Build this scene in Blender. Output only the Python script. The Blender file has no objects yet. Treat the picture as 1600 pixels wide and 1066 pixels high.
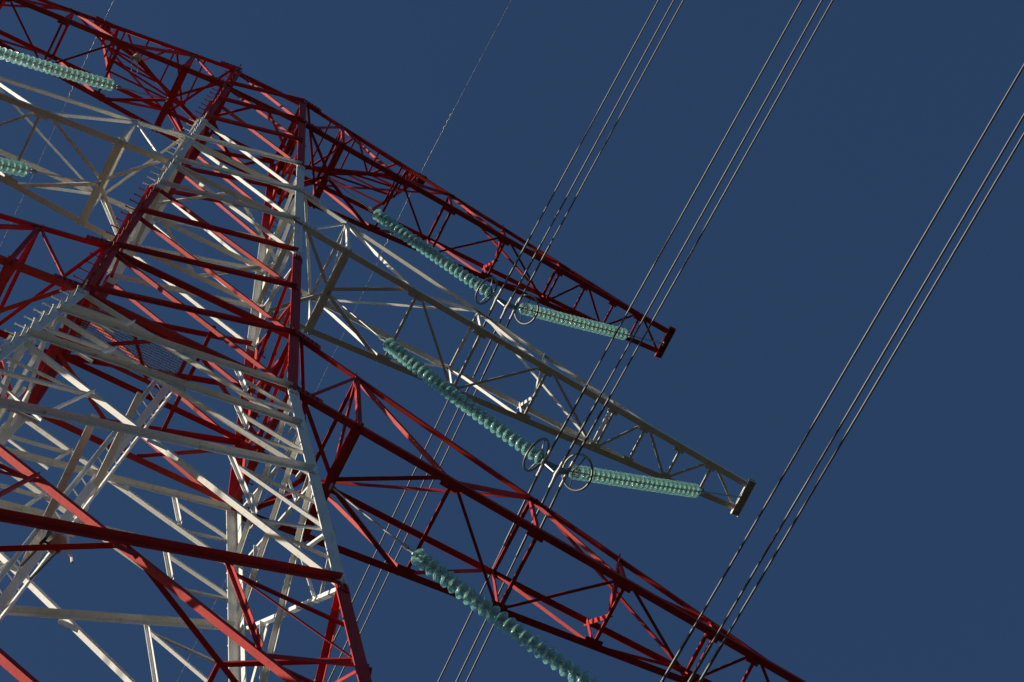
import bpy, bmesh, math, random
from mathutils import Vector, Matrix

random.seed(7)
sc = bpy.context.scene
COL = sc.collection
V = Vector

# ------------------------------------------------------------------ camera, light, exposure
S = 1.65                                   # metres per survey unit (half the body width at the waist)
CAM = V((-0.78287, -6.47294, -23.52352))   # camera in survey units, waist of the pylon at z = 0
H = -CAM.z * S + 1.6                       # height of the waist above the ground, eye height 1.6 m
def W(x, y, z): return V((S * x, S * y, S * z + H))
def WP(p): return W(p[0], p[1], p[2])

cd = bpy.data.cameras.new('camera'); cam = bpy.data.objects.new('camera', cd); COL.objects.link(cam)
ROWS = ((0.89304271, -0.44887228, -0.03143865), (0.43018313, 0.87217415, -0.23292645), (0.13197421, 0.19448889, 0.97198605))
rx, ry, rz = (V(r) for r in ROWS)
m = Matrix((rx, -ry, -rz)).transposed().to_4x4(); m.translation = WP(CAM)
cam.matrix_world = m
cd.sensor_width = 36.0; cd.lens = 102.183; cd.clip_start = 0.1; cd.clip_end = 20000
sc.camera = cam

EL, AZ = math.radians(15), math.radians(14)
SUN = V((-math.cos(EL) * math.cos(AZ), math.cos(EL) * math.sin(AZ), math.sin(EL)))
wd = bpy.data.worlds.new('World'); sc.world = wd; wd.use_nodes = True
nt = wd.node_tree; bg = nt.nodes['Background']
sky = nt.nodes.new('ShaderNodeTexSky'); sky.sky_type = 'NISHITA'; sky.sun_disc = False
sky.sun_elevation = EL; sky.sun_rotation = math.atan2(SUN.x, SUN.y)
sky.altitude = 300; sky.air_density = 1.0; sky.dust_density = 1.4; sky.ozone_density = 5.2
nt.links.new(sky.outputs[0], bg.inputs[0]); bg.inputs[1].default_value = 0.0625
sl = bpy.data.lights.new('sun', 'SUN'); sl.energy = 4.4; sl.angle = math.radians(0.5); sl.color = (1.0, 0.90, 0.75)
so = bpy.data.objects.new('sun', sl); COL.objects.link(so)
so.rotation_euler = SUN.to_track_quat('Z', 'Y').to_euler(); so.location = (-60, 20, 120)
sc.view_settings.view_transform = 'Standard'; sc.view_settings.look = 'None'
sc.view_settings.exposure = 0.52; sc.view_settings.gamma = 1.0; sc.view_settings.use_curve_mapping = False
sc.render.engine = 'CYCLES'
sc.cycles.use_denoising = True
sc.cycles.max_bounces = 10; sc.cycles.transmission_bounces = 8; sc.cycles.transparent_max_bounces = 8
sc.cycles.caustics_reflective = False; sc.cycles.caustics_refractive = False
sc.cycles.sample_clamp_indirect = 6.0

# ------------------------------------------------------------------ materials
def new_mat(name):
    mt = bpy.data.materials.new(name); mt.use_nodes = True
    return mt, mt.node_tree, mt.node_tree.nodes['Principled BSDF']
def paint(name, base, worn, dirt, rough):
    mt, t, b = new_mat(name)
    tc = t.nodes.new('ShaderNodeTexCoord'); geo = t.nodes.new('ShaderNodeNewGeometry'); oi = t.nodes.new('ShaderNodeObjectInfo')
    n1 = t.nodes.new('ShaderNodeTexNoise'); n1.inputs['Scale'].default_value = 1.3; n1.inputs['Detail'].default_value = 6; n1.inputs['Roughness'].default_value = 0.65
    n2 = t.nodes.new('ShaderNodeTexNoise'); n2.inputs['Scale'].default_value = 22; n2.inputs['Detail'].default_value = 5; n2.inputs['Roughness'].default_value = 0.7
    t.links.new(geo.outputs['Position'], n1.inputs['Vector']); t.links.new(geo.outputs['Position'], n2.inputs['Vector'])
    r1 = t.nodes.new('ShaderNodeValToRGB'); r1.color_ramp.elements[0].position = 0.35; r1.color_ramp.elements[1].position = 0.75
    r1.color_ramp.elements[0].color = (*base, 1); r1.color_ramp.elements[1].color = (*worn, 1)
    r2 = t.nodes.new('ShaderNodeValToRGB'); r2.color_ramp.elements[0].position = 0.62; r2.color_ramp.elements[1].position = 0.74
    r2.color_ramp.elements[0].color = (0, 0, 0, 1); r2.color_ramp.elements[1].color = (0.75, 0.75, 0.75, 1)
    t.links.new(n1.outputs[0], r1.inputs[0]); t.links.new(n2.outputs[0], r2.inputs[0])
    mx = t.nodes.new('ShaderNodeMix'); mx.data_type = 'RGBA'
    t.links.new(r2.outputs[0], mx.inputs[0]); t.links.new(r1.outputs[0], mx.inputs[6]); mx.inputs[7].default_value = (*dirt, 1)
    mp = t.nodes.new('ShaderNodeMapping'); mp.inputs['Scale'].default_value = (20, 20, 1.5)
    n3 = t.nodes.new('ShaderNodeTexNoise'); n3.inputs['Scale'].default_value = 1.0; n3.inputs['Detail'].default_value = 4; n3.inputs['Roughness'].default_value = 0.6
    t.links.new(geo.outputs['Position'], mp.inputs[0]); t.links.new(mp.outputs[0], n3.inputs['Vector'])
    r3 = t.nodes.new('ShaderNodeValToRGB'); r3.color_ramp.elements[0].position = 0.55; r3.color_ramp.elements[1].position = 0.78
    r3.color_ramp.elements[0].color = (0, 0, 0, 1); r3.color_ramp.elements[1].color = (0.6, 0.6, 0.6, 1)
    t.links.new(n3.outputs[0], r3.inputs[0])
    m3 = t.nodes.new('ShaderNodeMix'); m3.data_type = 'RGBA'; t.links.new(r3.outputs[0], m3.inputs[0]); t.links.new(mx.outputs[2], m3.inputs[6]); m3.inputs[7].default_value = (*dirt, 1)
    mx = m3
    hs = t.nodes.new('ShaderNodeHueSaturation')
    mr = t.nodes.new('ShaderNodeMapRange'); mr.inputs[3].default_value = 0.86; mr.inputs[4].default_value = 1.08
    t.links.new(oi.outputs['Random'], mr.inputs[0]); t.links.new(mr.outputs[0], hs.inputs['Value'])
    t.links.new(mx.outputs[2], hs.inputs['Color']); t.links.new(hs.outputs[0], b.inputs['Base Color'])
    rr = t.nodes.new('ShaderNodeMapRange'); rr.inputs[3].default_value = rough - 0.08; rr.inputs[4].default_value = rough + 0.15
    t.links.new(n2.outputs[0], rr.inputs[0]); t.links.new(rr.outputs[0], b.inputs['Roughness'])
    bp = t.nodes.new('ShaderNodeBump'); bp.inputs['Strength'].default_value = 0.12; bp.inputs['Distance'].default_value = 0.004
    t.links.new(n2.outputs[0], bp.inputs['Height']); t.links.new(bp.outputs[0], b.inputs['Normal'])
    b.inputs['Specular IOR Level'].default_value = 0.18
    return mt
RED = paint('red_paint', (0.36, 0.018, 0.018), (0.45, 0.042, 0.028), (0.12, 0.012, 0.013), 0.62)
WHITE = paint('white_paint', (0.73, 0.72, 0.68), (0.64, 0.63, 0.58), (0.34, 0.28, 0.20), 0.5)
def metal(name, col, rough, met=1.0):
    mt, t, b = new_mat(name)
    n = t.nodes.new('ShaderNodeTexNoise'); n.inputs['Scale'].default_value = 30; n.inputs['Detail'].default_value = 4
    geo = t.nodes.new('ShaderNodeNewGeometry'); t.links.new(geo.outputs['Position'], n.inputs['Vector'])
    r = t.nodes.new('ShaderNodeValToRGB'); r.color_ramp.elements[0].color = (*[c * 0.7 for c in col], 1); r.color_ramp.elements[1].color = (*[min(1, c * 1.2) for c in col], 1)
    t.links.new(n.outputs[0], r.inputs[0]); t.links.new(r.outputs[0], b.inputs['Base Color'])
    b.inputs['Roughness'].default_value = rough; b.inputs['Metallic'].default_value = met
    return mt
GALV = metal('galvanised_steel', (0.30, 0.295, 0.28), 0.5, 0.5)
CAPM = metal('zinc_cap', (0.62, 0.60, 0.52), 0.45, 0.4)
WIRE = metal('weathered_aluminium', (0.085, 0.085, 0.085), 0.5, 0.35)
RINGM = metal('ring_aluminium', (0.16, 0.16, 0.155), 0.42, 0.5)
DARK = metal('dark_steel', (0.035, 0.035, 0.035), 0.5, 0.2)
PLASTIC, _t, _b = new_mat('pale_plastic'); _b.inputs['Base Color'].default_value = (0.42, 0.43, 0.43, 1); _b.inputs['Roughness'].default_value = 0.35
_n = _t.nodes.new('ShaderNodeTexNoise'); _n.inputs['Scale'].default_value = 40; _bp = _t.nodes.new('ShaderNodeBump'); _bp.inputs['Strength'].default_value = 0.1
_t.links.new(_n.outputs[0], _bp.inputs['Height']); _t.links.new(_bp.outputs[0], _b.inputs['Normal'])
GLASS, _t, _b = new_mat('toughened_glass')
_b.inputs['Base Color'].default_value = (0.64, 0.98, 0.91, 1); _b.inputs['Roughness'].default_value = 0.06
_b.inputs['IOR'].default_value = 1.5; _b.inputs['Transmission Weight'].default_value = 0.8; _b.inputs['Coat Weight'].default_value = 1.0; _b.inputs['Coat Roughness'].default_value = 0.12; _b.inputs['Coat IOR'].default_value = 1.6
_n = _t.nodes.new('ShaderNodeTexNoise'); _n.inputs['Scale'].default_value = 25; _r = _t.nodes.new('ShaderNodeMapRange')
_r.inputs[3].default_value = 0.015; _r.inputs[4].default_value = 0.07
_t.links.new(_n.outputs[0], _r.inputs[0]); _t.links.new(_r.outputs[0], _b.inputs['Roughness'])
_tr = _t.nodes.new('ShaderNodeBsdfTranslucent'); _tr.inputs[0].default_value = (0.62, 1.0, 0.91, 1)
_mx = _t.nodes.new('ShaderNodeMixShader'); _mx.inputs[0].default_value = 0.32
_t.links.new(_b.outputs[0], _mx.inputs[1]); _t.links.new(_tr.outputs[0], _mx.inputs[2]); _t.links.new(_mx.outputs[0], _t.nodes['Material Output'].inputs[0])
def ground_mat():
    mt, t, b = new_mat('dry_grass')
    geo = t.nodes.new('ShaderNodeNewGeometry')
    n = t.nodes.new('ShaderNodeTexNoise'); n.inputs['Scale'].default_value = 0.08; n.inputs['Detail'].default_value = 9; n.inputs['Roughness'].default_value = 0.7
    t.links.new(geo.outputs['Position'], n.inputs['Vector'])
    r = t.nodes.new('ShaderNodeValToRGB'); r.color_ramp.elements[0].position = 0.35; r.color_ramp.elements[1].position = 0.68
    r.color_ramp.elements[0].color = (0.028, 0.030, 0.018, 1); r.color_ramp.elements[1].color = (0.066, 0.060, 0.044, 1)
    t.links.new(n.outputs[0], r.inputs[0]); t.links.new(r.outputs[0], b.inputs['Base Color']); b.inputs['Roughness'].default_value = 0.95
    bp = t.nodes.new('ShaderNodeBump'); bp.inputs['Strength'].default_value = 0.6
    t.links.new(n.outputs[0], bp.inputs['Height']); t.links.new(bp.outputs[0], b.inputs['Normal'])
    return mt
GROUND = ground_mat()
CONC = metal('concrete', (0.34, 0.33, 0.30), 0.9, 0.0)

# ------------------------------------------------------------------ helpers
def tag(o, label=None, cat=None, group=None, kind=None):
    if label: o['label'] = label
    if cat: o['category'] = cat
    if group: o['group'] = group
    if kind: o['kind'] = kind
    return o
def empty(name, loc, parent=None):
    o = bpy.data.objects.new(name, None); COL.objects.link(o); o.empty_display_size = 0.3
    if parent: o.parent = parent; o.location = V(loc) - wloc(parent)
    else: o.location = loc
    o['_w'] = list(loc); return o
def wloc(o): return V(o['_w']) if o is not None else V((0, 0, 0))
def link(name, me, loc, parent=None, mat=None):
    if mat is not None and not me.materials: me.materials.append(mat)
    o = bpy.data.objects.new(name, me); COL.objects.link(o)
    if parent: o.parent = parent; o.location = V(loc) - wloc(parent)
    else: o.location = loc
    o['_w'] = list(loc); return o
def mesh(name, vs, fs, smooth=False, mats=None, fm=None):
    me = bpy.data.meshes.new(name); me.from_pydata([tuple(v) for v in vs], [], fs)
    if smooth: me.polygons.foreach_set('use_smooth', [True] * len(fs))
    for k in (mats or []): me.materials.append(k)
    if fm: me.polygons.foreach_set('material_index', fm)
    me.update(); return me
class MB:                                                  # collects several shapes for one mesh
    def __init__(s): s.v = []; s.f = []; s.m = []
    def add(s, vs, fs, mi=0):
        k = len(s.v); s.v += [V(v) for v in vs]; s.f += [[i + k for i in f] for f in fs]; s.m += [mi] * len(fs)
    def box(s, c, ax, hx, mi=0):
        a, b, d = (V(q) for q in ax); c = V(c)
        vs = [c + a * (i * hx[0]) + b * (j * hx[1]) + d * (k * hx[2]) for i in (-1, 1) for j in (-1, 1) for k in (-1, 1)]
        fs = [[0, 1, 3, 2], [4, 6, 7, 5], [0, 4, 5, 1], [2, 3, 7, 6], [0, 2, 6, 4], [1, 5, 7, 3]]
        if a.cross(b).dot(d) < 0: fs = [f[::-1] for f in fs]
        s.add(vs, fs, mi)
    def tube(s, pts, r, n=8, mi=0, cap=True, closed=False):
        pts = [V(p) for p in pts]; rings = []; N = len(pts); up = None
        for i, p in enumerate(pts):
            if closed: d = pts[(i + 1) % N] - pts[i - 1]
            else: d = pts[min(i + 1, N - 1)] - pts[max(i - 1, 0)]
            d.normalize()
            if up is None: up = V((0, 0, 1)) if abs(d.z) < 0.9 else V((1, 0, 0))
            e = up - d * up.dot(d); e.normalize(); g = d.cross(e); up = e
            rr = r[i] if isinstance(r, (list, tuple)) else r
            rings.append([p + (e * math.cos(q) + g * math.sin(q)) * rr for q in (2 * math.pi * k / n for k in range(n))])
        vs = [q for R in rings for q in R]; fs = []
        for i in range(N if closed else N - 1):
            a, b = i * n, ((i + 1) % N) * n
            for k in range(n): fs.append([a + k, a + (k + 1) % n, b + (k + 1) % n, b + k])
        if cap and not closed: fs.append(list(range(n))[::-1]); fs.append([(N - 1) * n + k for k in range(n)])
        s.add(vs, fs, mi)
    def build(s, name, mats, parent=None, loc=None, smooth=False):
        if not isinstance(mats, (list, tuple)): mats = [mats]
        if loc is None:
            loc = V((0, 0, 0))
            for v in s.v: loc = loc + v
            loc = loc / len(s.v)
        return link(name, mesh(name, [v - V(loc) for v in s.v], s.f, smooth, mats, s.m), loc, parent)

def orth(p0, p1, u, v):
    d = (p1 - p0).normalized(); u = V(u); v = V(v)
    u = (u - d * u.dot(d)).normalized(); k = d.cross(u)
    if k.dot(v) < 0: k = -k
    return d, u, k
def lsec(p0, p1, u, v, w, t, mb, mi=0, w2=None):
    """steel angle: heel on the line p0-p1, one flange along u, the other along v (metres)"""
    d, u, k = orth(p0, p1, u, v); w2 = w2 or w
    sec = ((0, 0), (w, 0), (w, t), (t, t), (t, w2), (0, w2))
    vs = [p + u * a + k * b for p in (p0, p1) for a, b in sec]
    fs = [[i, (i + 1) % 6, 6 + (i + 1) % 6, 6 + i] for i in range(6)] + [[5, 4, 3, 2, 1, 0], [6, 7, 8, 9, 10, 11]]
    if u.cross(k).dot(d) < 0: fs = [f[::-1] for f in fs]
    mb.add(vs, fs, mi)
def angle(name, parent, a, b, u, v, w, mat, cut=0.0, cut1=None, t=None, off=None, w2=None):
    """a, b in survey units; w in metres; cut = metres trimmed from the ends"""
    p0, p1 = WP(a), WP(b)
    if off is not None: p0 = p0 + V(off); p1 = p1 + V(off)
    d = (p1 - p0).normalized(); c1 = cut if cut1 is None else cut1
    p0 = p0 + d * cut; p1 = p1 - d * c1
    mb = MB(); lsec(p0, p1, u, v, w, t or max(0.008, w * 0.09), mb, 0, w2)
    return mb.build(name, mat, parent, (p0 + p1) / 2)
def lerp(a, b, f): return V(a) + (V(b) - V(a)) * f
def bolt(mb, p, n, r=0.017, h=0.016, mi=0):
    n = V(n).normalized(); e = n.orthogonal().normalized(); g = n.cross(e); p = V(p)
    vs = [p + n * z + (e * math.cos(q) + g * math.sin(q)) * r for z in (0, h) for q in (math.pi * k / 3 for k in range(6))]
    mb.add(vs, [[k, (k + 1) % 6, 6 + (k + 1) % 6, 6 + k] for k in range(6)] + [[6, 7, 8, 9, 10, 11]], mi)

# ------------------------------------------------------------------ ground
gm = mesh('ground', [(-4000, -4000, 0), (4000, -4000, 0), (4000, 4000, 0), (-4000, 4000, 0)], [[0, 1, 2, 3]])
tag(link('ground', gm, (0, 0, 0), None, GROUND), kind='structure')

# ------------------------------------------------------------------ pylon body
ZT, ZG = 15.0, -CAM.z * 0 + CAM.z - 1.6 / S
def wx(z): return 1 + (0.5206 - 1) * z / ZT if z >= 0 else 1 + 0.4936 * z / -5.1166
def wy(z): return 0.5929 + (0.4697 - 0.5929) * z / ZT if z >= 0 else 0.5929 + (0.8065 - 0.5929) * z / -5.1166
def corner(sx, sy, z): return V((sx * wx(z), sy * wy(z), z))
BANDS = (10.24, 5.24, 0.0, -5.1, -10.2, -15.3, -20.4)
def band(z):
    k = sum(1 for b in BANDS if z < b)
    return RED if k % 2 == 0 else WHITE
UP = [0.0, 1.93, 3.79, 5.45, 7.0, 8.71, 10.32, 11.96, 13.44, 15.0]
DN = [0.0, -1.18, -2.44, -5.05, -8.0, -11.6, -15.6, -20.0, ZG + 0.25]

pylon = empty('lattice_pylon', (0, 0, 0))
tag(pylon, 'tall red and white banded lattice steel pylon with three pairs of crossarms', 'pylon')

LEGW, LEGT = 0.16, 0.016
legs = {}
for sx in (-1, 1):
    for sy in (-1, 1):
        zs = sorted([ZT] + list(BANDS) + [ZG])
        mb = MB(); bolts = MB(); mats = [WHITE, RED]
        for z0, z1 in zip(zs[:-1], zs[1:]):
            a, b = WP(corner(sx, sy, z0)), WP(corner(sx, sy, z1))
            w_ = LEGW if z0 > -11 else 0.2
            lsec(a, b, (-sx, 0, 0), (0, -sy, 0), w_, LEGT, mb, 0 if band((z0 + z1) / 2) is WHITE else 1)
        leg = mb.build('leg', mats, pylon, WP(corner(sx, sy, 0)))
        legs[sx, sy] = leg
        # splice plates with bolts at each change of colour
        for zb in BANDS[:4]:
            a, b = WP(corner(sx, sy, zb - 0.16)), WP(corner(sx, sy, zb + 0.16)); d = (b - a).normalized(); c = (a + b) / 2
            for ax, nn in ((V((-sx, 0, 0)), V((0, sy, 0))), (V((0, -sy, 0)), V((sx, 0, 0)))):
                u = (ax - d * ax.dot(d)).normalized(); n = d.cross(u)
                if n.dot(nn) < 0: n = -n
                for half, zz in ((-1, zb - 0.1), (1, zb + 0.1)):
                    pm = MB(); pc = c + u * (LEGW * 0.5) + n * 0.009 + d * (half * 0.133)
                    pm.box(pc, (u, d, n), (LEGW * 0.46, 0.131, 0.006)); pm.build('splice_plate', band(zz), leg, pc)
                    for i in (-0.035, 0.035):
                        for j in (-0.085, -0.028, 0.028, 0.085): bolt(bolts, pc + u * i + d * j + n * 0.006, n, 0.015, 0.014, 0 if band(zz) is WHITE else 1)
        # bolts at every bracing node
        for z in UP[1:] + DN[1:4]:
            a, b = WP(corner(sx, sy, z - 0.1)), WP(corner(sx, sy, z + 0.1)); d = (b - a).normalized(); c = (a + b) / 2
            for ax, nn in ((V((-sx, 0, 0)), V((0, sy, 0))), (V((0, -sy, 0)), V((sx, 0, 0)))):
                u = (ax - d * ax.dot(d)).normalized(); n = d.cross(u)
                if n.dot(nn) < 0: n = -n
                for j in (-0.15, -0.09, 0.09, 0.15): bolt(bolts, c + u * (0.09 + 0.03 * (j > 0)) + d * j + n * 0.001, n, 0.013, 0.02, 0 if band(z) is WHITE else 1)
        tag(bolts.build('bolt_heads', mats, leg), kind='stuff')
        # footing
        f = WP(corner(sx, sy, ZG)); fb = MB()
        fb.box(f + V((0, 0, 0.1)), ((1, 0, 0), (0, 1, 0), (0, 0, 1)), (0.7, 0.7, 0.45)); fb.box(f + V((0, 0, 0.65)), ((1, 0, 0), (0, 1, 0), (0, 0, 1)), (0.42, 0.42, 0.1))
        fb.build('footing', CONC, pylon)

# step bolts up two opposite legs
def stepbolt(mat):
    mb = MB(); mb.tube([(0, 0, 0), (0, 0, 0.15)], 0.0095, 6); mb.tube([(0, 0, 0.15), (0, 0, 0.166)], 0.018, 6); mb.tube([(0, 0, -0.002), (0, 0, 0.014)], 0.017, 6)
    return mesh('step_bolt', mb.v, mb.f, False, [mat])
SB = {RED: stepbolt(RED), WHITE: stepbolt(WHITE)}
for key in ((-1, -1), (1, 1)):
    sx, sy = key; z = -5.4; k = 0
    while z < 14.9:
        for zz, ax, n in ((z, V((-sx, 0, 0)), V((0, sy, 0))), (z + 0.17, V((0, -sy, 0)), V((sx, 0, 0)))):
            a, b = WP(corner(sx, sy, zz)), WP(corner(sx, sy, zz + 0.1)); d = (b - a).normalized()
            p = a + ax * 0.07 + n * 0.003
            q = (n + V((random.uniform(-.04, .04), random.uniform(-.04, .04), random.uniform(-.03, .05)))).normalized()
            o = link('step_bolt', SB[band(zz)], p, legs[key]); o.rotation_euler = q.to_track_quat('Z', 'Y').to_euler()
        z += 0.355

FACES = []
def face_axes(which):
    # (left corner, right corner) sign pairs and the face normal used to lay the members
    return {'near': ((-1, -1), (1, -1), V((0, -1, 0))), 'far': ((-1, 1), (1, 1), V((0, -1, 0))),
            'left': ((-1, 1), (-1, -1), V((-1, 0, 0))), 'right': ((1, 1), (1, -1), V((-1, 0, 0)))}[which]
def panel(which, z0, z1, w, redund=0):
    L, Rr, n = face_axes(which); lo, hi = min(z0, z1), max(z0, z1)
    outer = n if which in ('near', 'left') else n     # same hand on opposite faces
    base = 0.003 if which in ('near', 'left') else LEGT + 0.003
    A0, A1, B0, B1 = corner(*L, lo), corner(*L, hi), corner(*Rr, lo), corner(*Rr, hi)
    side = (B0 - A0).normalized(); upv = V((0, 0, 1)); mat = band((lo + hi) / 2)
    s_off = n * base; l_off = n * (base - LEGT - 0.008) if which in ('near', 'left') else n * (-0.004)
    # S: low on the left, high on the right.  heel on the upper edge, free flange towards n
    angle('diagonal_brace', pylon, A0, B1, side - upv, n, w, mat, 0.13, 0.09, off=s_off + (upv - side) * (w * 0.35))
    # L: high on the left, low on the right.  heel on the lower edge, free flange away from n
    angle('diagonal_brace', pylon, A1, B0, side + upv, -n, w * 0.8, mat, 0.13, 0.09, off=l_off - (upv + side) * (w * 0.28))
    if redund and which in ('near', 'far'):
        g = MB(); pc = WP((A0 + B1 + A1 + B0) / 4) + n * (base - 0.010 if which == 'near' else 0.0)
        nn = (B0 - A0).cross(A1 - A0).normalized(); g.box(pc, (side, nn.cross(side).normalized(), nn), (0.13, 0.085, 0.003)); g.build('gusset_plate', mat, pylon)
    if redund:
        lm = {f: lerp(A0, A1, f) for f in (0.25, 0.5, 0.75)}; rm = {f: lerp(B0, B1, f) for f in (0.25, 0.5, 0.75)}
        for end, f in (('r', 0.745), ('l', 0.255)):
            ps, pl = lerp(A0, B1, f), lerp(A1, B0, f)      # on S and on L
            hi_p, lo_p = (ps, pl) if end == 'r' else (pl, ps)
            legp = rm if end == 'r' else lm
            ro = n * (base + 0.022)
            rw = w * 0.6 if w < 0.085 else w * 0.5
            angle('redundant_brace', pylon, hi_p, lo_p, -side, n, rw * 1.15, mat, 0.06, 0.0, off=n * (base + 0.004 - 0.016))
            angle('redundant_brace', pylon, lo_p, legp[0.5], -upv, -n, rw, mat, 0.02, 0.08, off=l_off - n * 0.02)
            angle('redundant_brace', pylon, hi_p, legp[0.5], -(side + upv) if mat is RED else side + upv, -n, rw, mat, 0.04, 0.1, off=l_off - n * 0.035, w2=rw * (0.4 if mat is RED else 1.0))
            if redund > 1:
                angle('redundant_brace', pylon, hi_p, legp[0.75], -upv, -n, rw, mat, 0.05, 0.08, off=l_off - n * 0.05)
                angle('redundant_brace', pylon, lo_p, legp[0.25], -upv, -n, rw, mat, 0.05, 0.08, off=l_off - n * 0.05)
for which in ('near', 'far', 'left', 'right'):
    big = which in ('near', 'far')
    for z0, z1 in zip(UP[:-1], UP[1:]): panel(which, z0, z1, 0.072 if big else 0.062)
    for i, (z0, z1) in enumerate(zip(DN[:-1], DN[1:])):
        w = (0.078, 0.082, 0.088, 0.098, 0.10, 0.11, 0.11, 0.11)[i]
        panel(which, z0, z1, w if big else w * 0.85, (1 if i < 2 else 2) if i < 5 and big else (1 if i < 4 else 0))
def horizontals(z, w=0.09):
    for which in ('near', 'far', 'left', 'right'):
        L, Rr, n = face_axes(which); a, b = corner(*L, z), corner(*Rr, z)
        io = n * (-LEGT - 0.014) if which in ('near', 'left') else n * (LEGT + 0.014)
        angle('horizontal_brace', pylon, a, b, V((0, 0, 1)), n * (-1 if which in ('near', 'left') else 1), w, band(z), 0.1, off=io)
for z in (0.05, 1.93, 7.0, 8.71, 13.44, 14.96): horizontals(z)
def diaphragm(z, w=0.07, extra=False):
    mids = [V((0, -wy(z), z)), V((wx(z), 0, z)), V((0, wy(z), z)), V((-wx(z), 0, z))]
    for i in range(4):
        a, b = mids[i], mids[(i + 1) % 4]
        angle('diaphragm_brace', pylon, a, b, V((0, 0, 0)) - (a + b), V((0, 0, 1)), w, band(z), 0.1)
        if extra:
            c = (a + b) / 2; k = V((math.copysign(wx(z), c.x), math.copysign(wy(z), c.y), z))
            angle('diaphragm_brace', pylon, c, k, V((0, 1, 0)), V((0, 0, 1)), w * 0.8, band(z), 0.03, 0.15, off=V((0, 0, 0.02)))
            if c.y < 0: angle('diaphragm_brace', pylon, c, V((c.x, -c.y, z)), V((1, 0, 0)), V((0, 0, 1)), w * 0.8, band(z), 0.0, 0.0, off=V((0, 0, 0.034)))
diaphragm(-6.5, 0.062, True)
for z in (0.12, 7.06, 13.5): diaphragm(z, 0.06)

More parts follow.
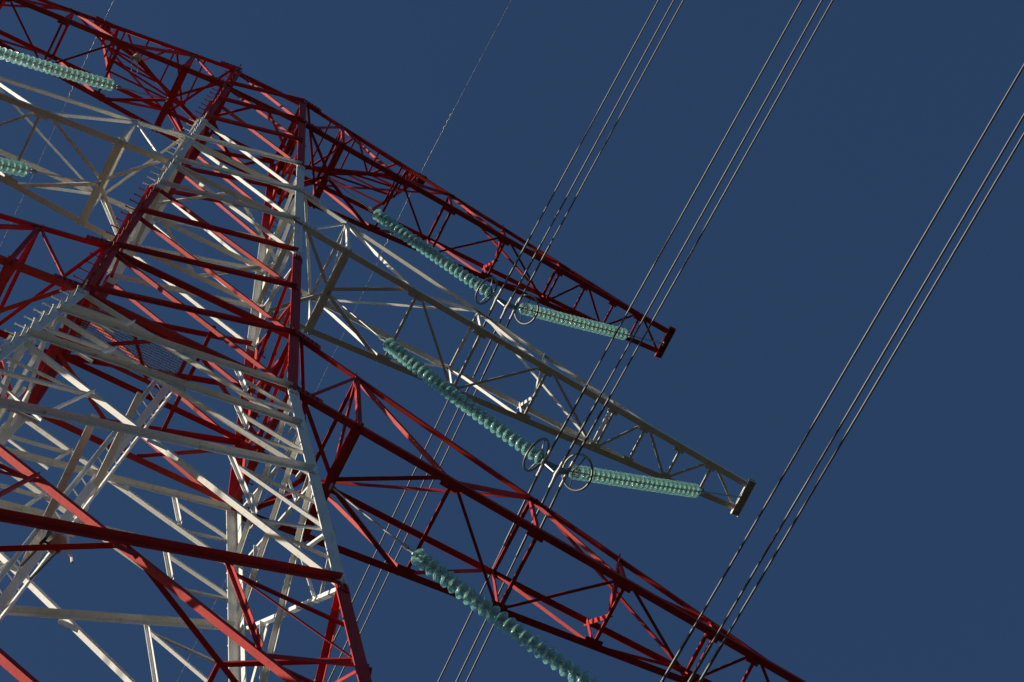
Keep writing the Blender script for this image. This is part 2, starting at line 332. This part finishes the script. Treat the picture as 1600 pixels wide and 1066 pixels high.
# ------------------------------------------------------------------ crossarms
NODES = [0.10, 0.255, 0.40, 0.548, 0.70, 0.77, 0.85, 0.92]
def crossarm(sx, z0, z1, X, Y, dz, fend, mat, label):
    root = empty('crossarm', WP((sx * wx(z0), 0, z0)), pylon); root['label'] = label
    tipz = z0 + dz
    def low(sy, f): return lerp((sx * wx(z0), sy * wy(z0), z0), (sx * X, sy * Y, tipz), f)
    def upp(sy, f):
        a = V((sx * wx(z1), sy * wy(z1), z1)); b = low(sy, fend) + V((0, 0, 0.06))
        return lerp(a, b, f / fend)
    def mid(f): return (low(-1, f) + low(1, f)) / 2
    out = V((sx, 0, 0)); up = V((0, 0, 1))
    for sy in (-1, 1):
        s = V((0, sy, 0))
        angle('lower_chord', root, low(sy, 0), low(sy, 1), -s, up, 0.102, mat, 0.02, 0.0, off=s * 0.01)
        angle('upper_chord', root, upp(sy, 0), upp(sy, fend), -s, -up, 0.082, mat, 0.02, 0.0, off=s * 0.006)
        # chord splice cover
        f = 0.44; p = WP(low(sy, f)); d = (WP(low(sy, f + .02)) - p).normalized(); mb = MB()
        mb.box(p + V((0, -sy * 0.036, -0.007)), (d, V((0, 0, 1)).cross(d).normalized(), V((0, 0, 1))), (0.32, 0.043, 0.006))
        mb.build('splice_plate', mat, root)
        # side web
        wv = -s
        angle('side_brace', root, low(sy, 0.012), upp(sy, 0.10), out + up, wv, 0.058, mat, 0.08, 0.04, off=-s * 0.02)
        angle('post', root, low(sy, 0.10), upp(sy, 0.10), out, wv, 0.066, mat, 0.02, off=-s * 0.012)
        angle('side_brace', root, upp(sy, 0.10), low(sy, 0.255), up + out, wv, 0.058, mat, 0.08, 0.03, off=-s * 0.022)
        angle('side_brace', root, low(sy, 0.255), upp(sy, 0.40), up, wv, 0.058, mat, 0.05, 0.03, off=-s * 0.022)
        angle('post', root, low(sy, 0.40), upp(sy, 0.40), out, wv, 0.05, mat, 0.0, off=-s * 0.034)
        angle('side_brace', root, upp(sy, 0.40), low(sy, 0.548), up, wv, 0.05, mat, 0.04, off=-s * 0.022)
        angle('post', root, low(sy, 0.548), upp(sy, 0.548), out, wv, 0.05, mat, 0.0, off=-s * 0.034)
        angle('side_brace', root, low(sy, 0.548), upp(sy, 0.70), up, wv, 0.045, mat, 0.04, off=-s * 0.022)
        if fend > 0.75: angle('post', root, low(sy, 0.70), upp(sy, 0.70), out, wv, 0.045, mat, 0.0, off=-s * 0.034)
    # lower lacing
    base = -0.0
    for f in NODES[1:]:
        angle('transverse_strut', root, low(-1, f), low(1, f), out, up, 0.048 if f < 0.6 else 0.042, mat, 0.02, off=up * 0.016)
    zig = [(-1, .255, 1, .40), (1, .40, -1, .548), (-1, .548, 1, .70), (1, .70, -1, .77), (-1, .77, 1, .85), (1, .85, -1, .92), (-1, .92, 1, 1.0)]
    for sa, fa, sb, fb in zig:
        angle('lacing_brace', root, low(sa, fa), low(sb, fb), out if sb > 0 else -out, up, 0.044, mat, 0.05, 0.05, off=up * 0.026)
    mc = mid(0.10)
    for sy in (-1, 1):
        angle('lacing_brace', root, mc, low(sy, 0.255), V((0, sy, 0)), up, 0.062, mat, 0.08, 0.04, off=up * 0.03)
        angle('lacing_brace', root, mc, low(sy, 0.0), V((0, sy, 0)), up, 0.06, mat, 0.08, 0.1, off=up * 0.045)
    # heavy root beam: two channels back to back that carry the inner insulator string
    a, b = WP(low(-1, 0.10)), WP(low(1, 0.10)); mb = MB(); d = (b - a).normalized()
    for s in (-1, 1):
        c = (a + b) / 2 + V((s * 0.024, 0, 0.06))
        mb.box(c, (d, V((1, 0, 0)), V((0, 0, 1))), ((b - a).length / 2 + 0.03, 0.005, 0.085))
        for k in (-1, 1): mb.box(c + V((s * 0.026, 0, k * 0.0795)), (d, V((1, 0, 0)), V((0, 0, 1))), ((b - a).length / 2 + 0.028, 0.0209, 0.0055))
    mb.box((a + b) / 2 + V((0, 0, -0.0295)), (d, V((1, 0, 0)), V((0, 0, 1))), ((b - a).length / 2 - 0.04, 0.045, 0.004))
    mb.build('root_beam', mat, root)
    # upper lacing
    ups = [f for f in (0.10, 0.40, 0.70) if f < fend - 0.05]
    for f in ups: angle('transverse_strut', root, upp(-1, f), upp(1, f), out, -up, 0.06, mat, 0.02, off=-up * 0.014)
    for i, (fa, fb) in enumerate(zip([0.0] + ups[:-1], ups)):
        sa = -1 if i % 2 == 0 else 1
        angle('lacing_brace', root, upp(sa, fa), upp(-sa, fb), out, -up, 0.055, mat, 0.08, 0.04, off=-up * 0.026)
    # inner frames
    for f in (0.10, 0.548):
        c = mid(f)
        for sy in (-1, 1): angle('frame_brace', root, c, upp(sy, f), V((0, sy, 0)), out, 0.082 if f > 0.3 else 0.05, mat, 0.05, 0.03, off=out * 0.012 * sy + up * 0.05)
    # tip beam: channel across the end
    a, b = WP(low(-1, 1.0)), WP(low(1, 1.0)); c = (a + b) / 2 + V((sx * 0.05, 0, 0.05)); mb = MB(); hl = (b - a).length / 2 + 0.09
    mb.box(c, ((0, 1, 0), (1, 0, 0), (0, 0, 1)), (hl, 0.07, 0.006))
    for k in (-1, 1): mb.box(c + V((k * 0.063, 0, -0.056)), ((0, 1, 0), (1, 0, 0), (0, 0, 1)), (hl - 0.002, 0.0065, 0.0495))
    for k in (-1, 1): mb.box(c + V((0, k * (hl - 0.02), -0.05)), ((0, 1, 0), (1, 0, 0), (0, 0, 1)), (0.006, 0.055, 0.04))
    mb.build('tip_beam', mat, root)
    # gusset plates where the arm meets the legs, and bolts
    bm_ = MB()
    for sy in (-1, 1):
        for zz, fn in ((z0, low), (z1, upp)):
            p = WP(fn(sy, 0)); g = MB(); d = (WP(fn(sy, 0.1)) - p).normalized()
            g.box(p + d * 0.12 + V((0, sy * 0.028, 0)), (d, V((0, 0, 1)), V((0, 1, 0))), (0.26, 0.12, 0.006)); g.build('gusset_plate', mat, root)
            for k in (-0.02, 0.06, 0.14, 0.22, 0.30):
                for j in (-0.05, 0.05): bolt(bm_, p + d * k + V((0, sy * 0.034, j)), (0, sy, 0), 0.014, 0.016)
        for f in NODES[1:]:
            p = WP(low(sy, f)); g = MB(); d = (WP(low(sy, f + 0.01)) - p).normalized(); hl = 0.13 if f < 0.6 else 0.095
            g.box(p + V((0, -sy * 0.085, 0.0145)), (d, V((0, 0, 1)).cross(d), V((0, 0, 1))), (hl, 0.06, 0.004)); g.build('gusset_plate', mat, root)
        for f in [0.425, 0.435, 0.445, 0.455] + NODES[1:]:
            p = WP(low(sy, f))
            for j in (0.025, 0.06): bolt(bm_, p + V((0, -sy * j, -0.013 if 0.42 < f < 0.46 else 0.0)), (0, 0, -1), 0.013, 0.016)
    tag(bm_.build('bolt_heads', mat, root), kind='stuff')
    return root, low, upp
ARMS = {}
for sx, sd in ((1, 'right'), (-1, 'left')):
    ARMS[sx, 't'] = crossarm(sx, 13.38, 15.0, 5.961, 0.167, -0.25, 0.93, RED, f'red top crossarm on the {sd} of the pylon')
    ARMS[sx, 'm'] = crossarm(sx, 6.93, 8.71, 6.306, 0.165, -0.345, 0.80, WHITE, f'white middle crossarm on the {sd} of the pylon')
    ARMS[sx, 'b'] = crossarm(sx, 0.0, 1.93, 6.87, 0.125, -0.08, 0.80, RED, f'red bottom crossarm on the {sd} of the pylon')

# earth wire horns above the top arms
HX, HZ = 2.40, 16.32
for sx in (-1, 1):
    root = empty('earth_wire_horn', WP((sx * 1.5, 0, 15)), pylon)
    _, low, upp = ARMS[sx, 't']
    apex = V((sx * HX, 0, HZ)); out = V((sx, 0, 0)); up = V((0, 0, 1))
    bases = {(0, -1): corner(sx, -1, 15.0), (0, 1): corner(sx, 1, 15.0), (1, -1): upp(-1, 0.255), (1, 1): upp(1, 0.255)}
    chord = {}
    for (io, sy), b in bases.items():
        t = apex + V((sx * (0.03 if io else -0.06), sy * 0.05, 0)); chord[io, sy] = (b, t)
        angle('horn_chord', root, b, t, V((0, -sy, 0)), -out if io else out, 0.075, RED, 0.05)
    for k, (f, g) in enumerate(((0.22, 0.45), (0.45, 0.66), (0.66, 0.84))):
        for io in (0, 1):
            b0, t0 = chord[io, -1]; b1, t1 = chord[io, 1]
            angle('horn_brace', root, lerp(b0, t0, f), lerp(b1, t1, f), up, out, 0.038, RED, 0.02)
            angle('horn_brace', root, lerp(b0, t0, f) if k % 2 else lerp(b1, t1, f), lerp(b1, t1, g) if k % 2 else lerp(b0, t0, g), up, out, 0.045, RED, 0.03, off=V((0, 0, 0.014)))
        for sy in (-1, 1):
            b0, t0 = chord[0, sy]; b1, t1 = chord[1, sy]
            angle('horn_brace', root, lerp(b0, t0, f), lerp(b1, t1, f), up, V((0, -sy, 0)), 0.045, RED, 0.02, off=V((0, -sy * .012, 0)))
            angle('horn_brace', root, lerp(b0, t0, f), lerp(b1, t1, g), up, V((0, -sy, 0)), 0.045, RED, 0.03, off=V((0, -sy * .024, 0)))
    mb = MB(); mb.box(WP(apex), ((1, 0, 0), (0, 1, 0), (0, 0, 1)), (0.2, 0.12, 0.012)); mb.box(WP(apex) + V((0, 0, -0.09)), ((1, 0, 0), (0, 1, 0), (0, 0, 1)), (0.012, 0.06, 0.078))
    mb.build('cap_plate', RED, root)

# ------------------------------------------------------------------ inside the body: ladder, walkway beams, grating
lad = empty('ladder', W(-0.3, 0.15, -2.5), pylon)
LA, LB = V((0.0, -0.02, 0.45)), V((-0.60, 0.36, -5.6))
ld = (WP(LB) - WP(LA)).normalized(); lu = V((0.85, 0.52, 0)); lu = (lu - ld * lu.dot(ld)).normalized(); ln_ = ld.cross(lu)
for s in (-1, 1):
    mb = MB(); o_ = lu * (s * 0.13); lsec(WP(LA) + o_, WP(LB) + o_, lu * s, ln_, 0.05, 0.006, mb); mb.build('stile', WHITE, lad)
nr = 22
for k in range(nr):
    p = lerp(WP(LA), WP(LB), (k + 0.5) / nr); mb = MB(); mb.tube([p - lu * 0.126, p + lu * 0.126], 0.009, 6); mb.build('rung', WHITE, lad)
mb = MB(); p0, p1 = WP(LA) + ln_ * 0.12, WP(LB) + ln_ * 0.12; mb.box((p0 + p1) / 2, (ld, lu, ln_), ((p1 - p0).length / 2, 0.055, 0.004)); mb.build('cable_tray', WHITE, lad)
def channel(name, parent, p0, p1, side, w, h, mat):
    mb = MB(); d = (p1 - p0).normalized(); side = V(side); side = (side - d * side.dot(d)).normalized(); k = side.cross(d); L_ = (p1 - p0).length / 2; c = (p0 + p1) / 2
    mb.box(c, (d, side, k), (L_, 0.005, h / 2))
    for s in (-1, 1): mb.box(c + side * (w / 2 + 0.004) + k * (s * (h / 2 - 0.005)), (d, side, k), (L_ - 0.001, w / 2, 0.0052))
    return mb.build(name, mat, parent)
channel('walkway_beam', pylon, W(-0.25, -0.66, -2.44), W(-0.25, 0.56, -2.44), (1, 0, 0), 0.075, 0.15, WHITE)
channel('walkway_beam', pylon, W(-0.50, -0.72, -3.7), W(-0.49, 0.86, -3.7), (1, 0, 0), 0.085, 0.17, WHITE)
plat = empty('grating_platform', W(-0.4, -0.05, 1.0), pylon)
GX0, GX1, GY0, GY1, GZ = -0.86, 0.07, -0.26, 0.14, 1.0
gb = MB(); n1, n2 = 40, 18
for i in range(1, n1):
    x = GX0 + (GX1 - GX0) * i / n1; gb.box(W(x, (GY0 + GY1) / 2, GZ), ((0, 1, 0), (1, 0, 0), (0, 0, 1)), ((GY1 - GY0) * S / 2, 0.0035, 0.012))
for j in range(1, n2):
    y = GY0 + (GY1 - GY0) * j / n2; gb.box(W((GX0 + GX1) / 2, y, GZ) + V((0, 0, 0.003)), ((1, 0, 0), (0, 1, 0), (0, 0, 1)), ((GX1 - GX0) * S / 2, 0.0045, 0.007))
tag(gb.build('grating', GALV, plat), kind='stuff')
for a, b, u in (((GX0, GY0), (GX1, GY0), (0, -1, 0)), ((GX0, GY1), (GX1, GY1), (0, 1, 0)), ((GX0, GY0), (GX0, GY1), (-1, 0, 0)), ((GX1, GY0), (GX1, GY1), (1, 0, 0)), ((GX1 + .09, -0.55), (GX1 + .09, .5), (1, 0, 0))):
    angle('frame_bar', plat, (*a, GZ), (*b, GZ), u, (0, 0, -1), 0.06, RED, 0.0, off=V(u) * 0.002)
angle('frame_bar', plat, (-0.45, GY0, GZ - .04), (-0.12, GY1, GZ - .04), (0, 1, 0), (0, 0, -1), 0.05, RED, 0.0)

# ------------------------------------------------------------------ insulators
def lathe(prof, n):
    vs, fs = [], []
    for r, z in prof:
        vs += [(r * math.cos(2 * math.pi * k / n), r * math.sin(2 * math.pi * k / n), z) for k in range(n)]
    for i in range(len(prof) - 1):
        for k in range(n):
            a, b, c, d = i * n + k, i * n + (k + 1) % n, (i + 1) * n + (k + 1) % n, (i + 1) * n + k
            fs.append([d, c, b, a])
    return vs, fs
PITCH = 0.146
v_, f_ = lathe([(0.040, -0.044), (0.062, -0.050), (0.090, -0.060), (0.112, -0.076), (0.1255, -0.098), (0.1275, -0.108), (0.124, -0.112), (0.117, -0.100), (0.110, -0.090),
                (0.103, -0.096), (0.099, -0.116), (0.094, -0.116), (0.090, -0.090), (0.080, -0.082), (0.074, -0.090), (0.071, -0.108), (0.066, -0.108), (0.062, -0.082), (0.050, -0.074), (0.040, -0.072)], 28)
v2 = len(v_); f_.append(list(range(28))); f_.append([v2 - 28 + k for k in range(28)][::-1])
DISC = mesh('glass_disc', v_, f_, True, [GLASS])
v_, f_ = lathe([(0.014, 0.004), (0.026, 0.006), (0.034, -0.004), (0.040, -0.022), (0.047, -0.040), (0.051, -0.052), (0.044, -0.054), (0.0395, -0.052), (0.0395, -0.068), (0.026, -0.078), (0.013, -0.082), (0.012, -0.138), (0.017, -0.142), (0.016, -0.148)], 14)
f_.append(list(range(14)))
CAP = mesh('metal_cap', v_, f_, True, [CAPM])

def pt_curve(a, b, sag, f):
    p = lerp(a, b, f); p.z -= 4 * sag * f * (1 - f); return p
def string(a, b, sag, f0, f1, nd, label, ring=True, ring_side=1):
    """suspension string from anchor a to yoke point b (survey units), discs between fractions f0 and f1"""
    nd = max(nd, 1); Ls = (WP(b) - WP(a)).length * (1 + 2.67 * (sag / (V(b) - V(a)).length) ** 2); nd = int((Ls * (1 - f0) - 0.20) / PITCH)
    root = empty('insulator_string', WP(a)); tag(root, label, 'insulator', 'glass insulator strings of the V suspensions')
    P = lambda f: WP(pt_curve(V(a), V(b), sag, f))
    # arc table
    tab = [(f, P(f)) for f in (i / 400 for i in range(401))]
    fs = f0; f = f0; pos = P(f0); placed = []
    idx = int(f0 * 400)
    for k in range(nd):
        placed.append(pos.copy())
        # advance PITCH along the curve
        rem = PITCH; cur = pos
        while rem > 0 and idx < 400:
            nx = tab[idx + 1][1]; dd = (nx - cur).length
            if dd >= rem: cur = cur + (nx - cur) * (rem / dd); rem = 0
            else: rem -= dd; cur = nx; idx += 1
        pos = cur
    placed.append(pos.copy())
    for k in range(nd):
        ax = (placed[k] - placed[k + 1]).normalized()
        d = link('glass_disc', DISC, placed[k], root); d.rotation_euler = ax.to_track_quat('Z', 'Y').to_euler()
        c = bpy.data.objects.new('metal_cap', CAP); COL.objects.link(c); c.parent = d
    # link rod from the arm to the first disc
    mb = MB(); rod = [P(f0 * i / 6) for i in range(7)]; mb.tube(rod, 0.016, 8); mb.build('link_rod', GALV, root, smooth=True)
    e = (placed[0] - rod[0]).normalized(); mb = MB()
    for q in (0.02, 0.09):
        c = placed[0] - e * (q + 0.03); mb.tube([c - e * 0.035, c + e * 0.035], [0.02, 0.02], 8)
    w_ = e.orthogonal().normalized()
    for s in (-1, 1): mb.box(placed[0] - e * 0.16 + w_ * (s * 0.022), (e, w_, e.cross(w_)), (0.06, 0.006, 0.024))
    mb.build('shackle', GALV, root)
    mb = MB(); c = rod[0]; mb.box(c + V((0, 0, 0.02)), ((1, 0, 0), (0, 1, 0), (0, 0, 1)), (0.014, 0.035, 0.07)); mb.tube([c + V((0, -0.05, 0.0)), c + V((0, 0.05, 0.0))], 0.015, 8); mb.build('anchor_lug', GALV, root)
    # link from last disc to the yoke
    mb = MB(); e2 = (WP(b) - placed[-1]); mb.tube([placed[-1], placed[-1] + e2 * 0.5, WP(b)], 0.017, 8)
    mb.build('lower_link', GALV, root)
    if ring:
        ax = (placed[-1] - placed[-2]).normalized(); c = placed[-2] + ax * 0.02; e = V((0, 1, 0)); e = (e - ax * e.dot(ax)).normalized(); g = ax.cross(e)
        mb = MB(); R_ = 0.30
        mb.tube([c + (e * math.cos(q) + g * math.sin(q)) * R_ for q in (2 * math.pi * k / 40 for k in range(40))], 0.022, 8, closed=True)
        for s in (-1, 1):
            mb.tube([placed[-1] + ax * 0.03, c + e * (s * 0.14) + ax * 0.05, c + e * (s * (R_ - 0.012))], 0.012, 6)
        mb.build('grading_ring', RINGM, root, smooth=True)
    return root

# yokes, strings and conductors of the six phases
AB, CZ = 0.128, 0.215                       # bundle: two above, one below
# (x, z of yoke), anchors
LEVEL = {'t': dict(xb=1.137, zb=13.24, xt=5.955, zt=13.0, xc=3.594, zc=10.723, nm='red top'),
         'm': dict(xb=1.336, zb=6.84, xt=6.30, zt=6.55, xc=3.916, zc=4.006, nm='white middle'),
         'b': dict(xb=1.60, zb=-0.12, xt=6.86, zt=-0.10, xc=4.42, zc=-2.52, nm='red bottom')}
# one conductor mesh shared by all: stranded, sagging both ways
def conductor_mesh(name, r, lobes, lay, near, far, fine=24.0, step=0.05, coarse=6.0, amp=0.06):
    def at(L, side):
        sx_, sz_, c2 = near if side < 0 else far
        l = L / S
        return V((l * sx_, side * l, sz_ * l + c2 * l * l)) * S
    ys = []
    L = 240.0
    while L > fine: ys.append(-L); L -= coarse
    n = int(2 * fine / step)
    ys += [-fine + i * step for i in range(n + 1)]
    L = fine + coarse
    while L <= 240: ys.append(L); L += coarse
    k = lobes * 2; vs = []; fs = []
    for i, y in enumerate(ys):
        c = at(abs(y), -1 if y < 0 else 1); tw = 2 * math.pi * y / lay
        for j in range(k):
            q = 2 * math.pi * j / k + tw; rr = r * (1 + (amp if j % 2 == 0 else -amp))
            vs.append((c.x + math.cos(q) * rr, c.y, c.z + math.sin(q) * rr))
    for i in range(len(ys) - 1):
        for j in range(k):
            a, b = i * k + j, i * k + (j + 1) % k
            fs.append([a, a + k, b + k, b])
    return mesh(name, vs, fs, True, [WIRE])
NEAR, FAR = (0.011, -0.10, 0.00045), (0.017, -0.10, 0.00045)
WIREM = conductor_mesh('conductor', 0.0150, 6, 2.4, NEAR, FAR, step=0.2, amp=0.0)
def wire_pt(base, L):
    sx_, sz_, c2 = NEAR if L < 0 else FAR; l = abs(L) / S
    return base + V((l * sx_, math.copysign(l, L), sz_ * l + c2 * l * l)) * S
for sx, sd in ((1, 'right'), (-1, 'left')):
    for lv in 'tmb':
        q = LEVEL[lv]; where = f"{q['nm']} crossarm on the {sd}"
        c = V((sx * q['xc'], 0, q['zc']))
        pa, pb, pc = c + V((-sx * AB, 0, 0)), c + V((sx * AB, 0, 0)), c + V((0, 0, -CZ))
        yi, yo = pa + V((0, 0, 0.12)), pb + V((0, 0, 0.12))
        a_in, a_out = (sx * q['xb'], 0, q['zb']), (sx * q['xt'], 0, q['zt'])
        string(a_in, yi, {'t': 0.16, 'm': 0.22, 'b': 0.13}[lv], 0.285, 0.9, 27, f"inner glass insulator string under the {where}")
        string(a_out, yo, 0.03, 0.265 if lv != 'b' else 0.27, 0.9, 24 if lv != 'b' else 26, f"outer glass insulator string hung from the tip of the {where}")
        yk = empty('conductor_yoke', WP(c)); tag(yk, f"steel yoke with three clamps holding the wires under the {where}", 'yoke', 'conductor yokes at the foot of the V strings')
        mb = MB(); A_, B_, C_ = WP(pa), WP(pb), WP(pc); YI, YO = WP(yi), WP(yo)
        tri = [YI + V((-0.04 * sx, 0, 0.04)), YO + V((0.04 * sx, 0, 0.04)), B_ + V((0.03 * sx, 0, 0.03)), C_ + V((0.05 * sx, 0, 0.08)), C_ + V((-0.05 * sx, 0, 0.08)), A_ + V((-0.03 * sx, 0, 0.03))]
        vs = [p + V((0, s * 0.008, 0)) for s in (-1, 1) for p in tri]
        mb.add(vs, [[5, 4, 3, 2, 1, 0], [6, 7, 8, 9, 10, 11]] + [[i, (i + 1) % 6, 6 + (i + 1) % 6, 6 + i] for i in range(6)])
        mb.build('yoke_plate', RINGM, yk)
        mb = MB(); mb.tube([A_ + V((sx * 0.05, 0.03, 0.02)), (A_ + B_) / 2 + V((0, 0.09, 0.06)), B_ + V((-sx * 0.05, 0.03, 0.02))], 0.009, 6); mb.build('arcing_horn', RINGM, yk)
        for p in (A_, B_, C_):
            mb = MB(); pts = [wire_pt(p, l) + V((0, 0, -0.006)) for l in (-0.17, -0.1, 0, 0.1, 0.17)]
            mb.tube(pts, [0.022, 0.028, 0.034, 0.028, 0.022], 8)
            mb.box(p + V((0, 0, 0.035)), ((1, 0, 0), (0, 1, 0), (0, 0, 1)), (0.03, 0.045, 0.045))
            for l in (-0.2, 0.2): mb.tube([wire_pt(p, l - 0.04), wire_pt(p, l + 0.04)], 0.027, 8)
            mb.build('suspension_clamp', GALV, yk)
        for p, pos in ((A_, 'body side upper'), (B_, 'outer upper'), (C_, 'lowest')):
            wv = link('conductor', WIREM, p); tag(wv, f"{pos} wire of the three hung under the {where}", 'power line', 'conductor wires of the three wire bundles')
            mb = MB(); mb.tube([wire_pt(p, l) for l in (-1.5, -1.45, -1, -.5, -.2)], [0.017, 0.021, 0.021, 0.021, 0.021], 10); mb.build('armour_rod', WIRE, wv, smooth=True)
            mb = MB(); mb.tube([wire_pt(p, l) for l in (.2, .5, 1, 1.45, 1.5)], [0.021, 0.021, 0.021, 0.021, 0.017], 10); mb.build('armour_rod', WIRE, wv, smooth=True)

# earth wires with spiral dampers
EW = conductor_mesh('earth_wire', 0.0044, 3, 0.9, (0.012, -0.075, 0.0004), (0.013, -0.075, 0.0004), 20.0, 0.05)
for sx, sd in ((1, 'right'), (-1, 'left')):
    p = WP((sx * HX, 0, HZ - 0.1)); e = link('earth_wire', EW, p); tag(e, f'thin earth wire with pale spiral dampers above the top crossarm on the {sd}', 'earth wire', 'earth wires over the pylon top')
    for s in (-1, 1):
        cfg = (0.012, -0.075, 0.0004)
        for l0, l1, r, mt in ((0.25, 1.9, 0.007, RINGM), (1.25, 1.8, 0.010, PLASTIC)):
            pts = []
            for i in range(50):
                l = (l0 + (l1 - l0) * i / 49); lu_ = l / S
                c = p + V((lu_ * cfg[0], s * lu_, cfg[1] * lu_)) * S; a = 2 * math.pi * l / 0.16
                rad = 0.005 if mt is RINGM else 0.016
                pts.append(c + V((math.cos(a) * rad, 0, math.sin(a) * rad)))
            mb = MB(); mb.tube(pts, r, 6); mb.build('wire_grip' if mt is RINGM else 'spiral_damper', mt, e, smooth=True)
    mb = MB(); mb.box(p + V((0, 0, 0.03)), ((1, 0, 0), (0, 1, 0), (0, 0, 1)), (0.02, 0.09, 0.035)); mb.build('clamp', GALV, e)

# ------------------------------------------------------------------ lamps
def lamp(p, label, rot=0.0, bm=None, sc_=1.0):
    root = empty('obstruction_lamp', p); tag(root, label, 'lamp'); root.rotation_euler = (0, 0, rot); root.scale = (sc_, sc_, sc_)
    def b(name, mat, fn, smooth=False):
        mb = MB(); fn(mb); o = link(name, mesh(name, mb.v, mb.f, smooth, [mat]), p, None); o.parent = root; o.location = (0, 0, 0)
    def housing(mb):
        pr = [(0.001, 0.0), (0.075, 0.0), (0.085, 0.015), (0.085, 0.10), (0.07, 0.12), (0.001, 0.12)]
        v, f = lathe(pr, 16); mb.add(v, [q[::-1] for q in f])
    b('housing', WHITE, housing)
    def glassf(mb):
        v, f = lathe([(0.062, 0.122), (0.066, 0.17), (0.055, 0.22), (0.03, 0.25), (0.001, 0.258)], 16); mb.add(v, [q[::-1] for q in f])
    b('lens', PLASTIC, glassf, True)
    def cone(mb):
        v, f = lathe([(0.03, 0.0), (0.045, -0.05), (0.06, -0.09), (0.001, -0.09)], 12); mb.add(v, f)
        mb.tube([(0.085, 0, 0.05), (0.16, 0.02, 0.05), (0.18, 0.02, -0.03)], 0.012, 6)
    b('cable_gland', WHITE, cone)
    def brk(mb):
        mb.box((-0.10, 0.0, -0.05), ((1, 0, 0), (0, 1, 0), (0, 0, 1)), (0.012, 0.035, 0.12)); mb.tube([(-0.09, 0.03, -0.15), (-0.09, 0.26, -0.15)], 0.011, 6); mb.tube([(0.03, -0.05, -0.12), (0.03, 0.30, -0.12)], 0.011, 6); mb.tube([(-0.1, 0.0, -0.15), (0.03, 0.0, -0.12)], 0.011, 6)
    b('bracket', bm or DARK, brk)
    return root
lamp(W(-0.36, -0.18, -4.95), 'white obstruction lamp on a dark bracket beside the ladder inside the pylon', 0.3, None, 1.5)
lamp(W(-1.71, -0.30, 13.30), 'small grey obstruction lamp under the left red top crossarm near the body', -0.4, GALV)

for o in bpy.data.objects:
    if '_w' in o: del o['_w']
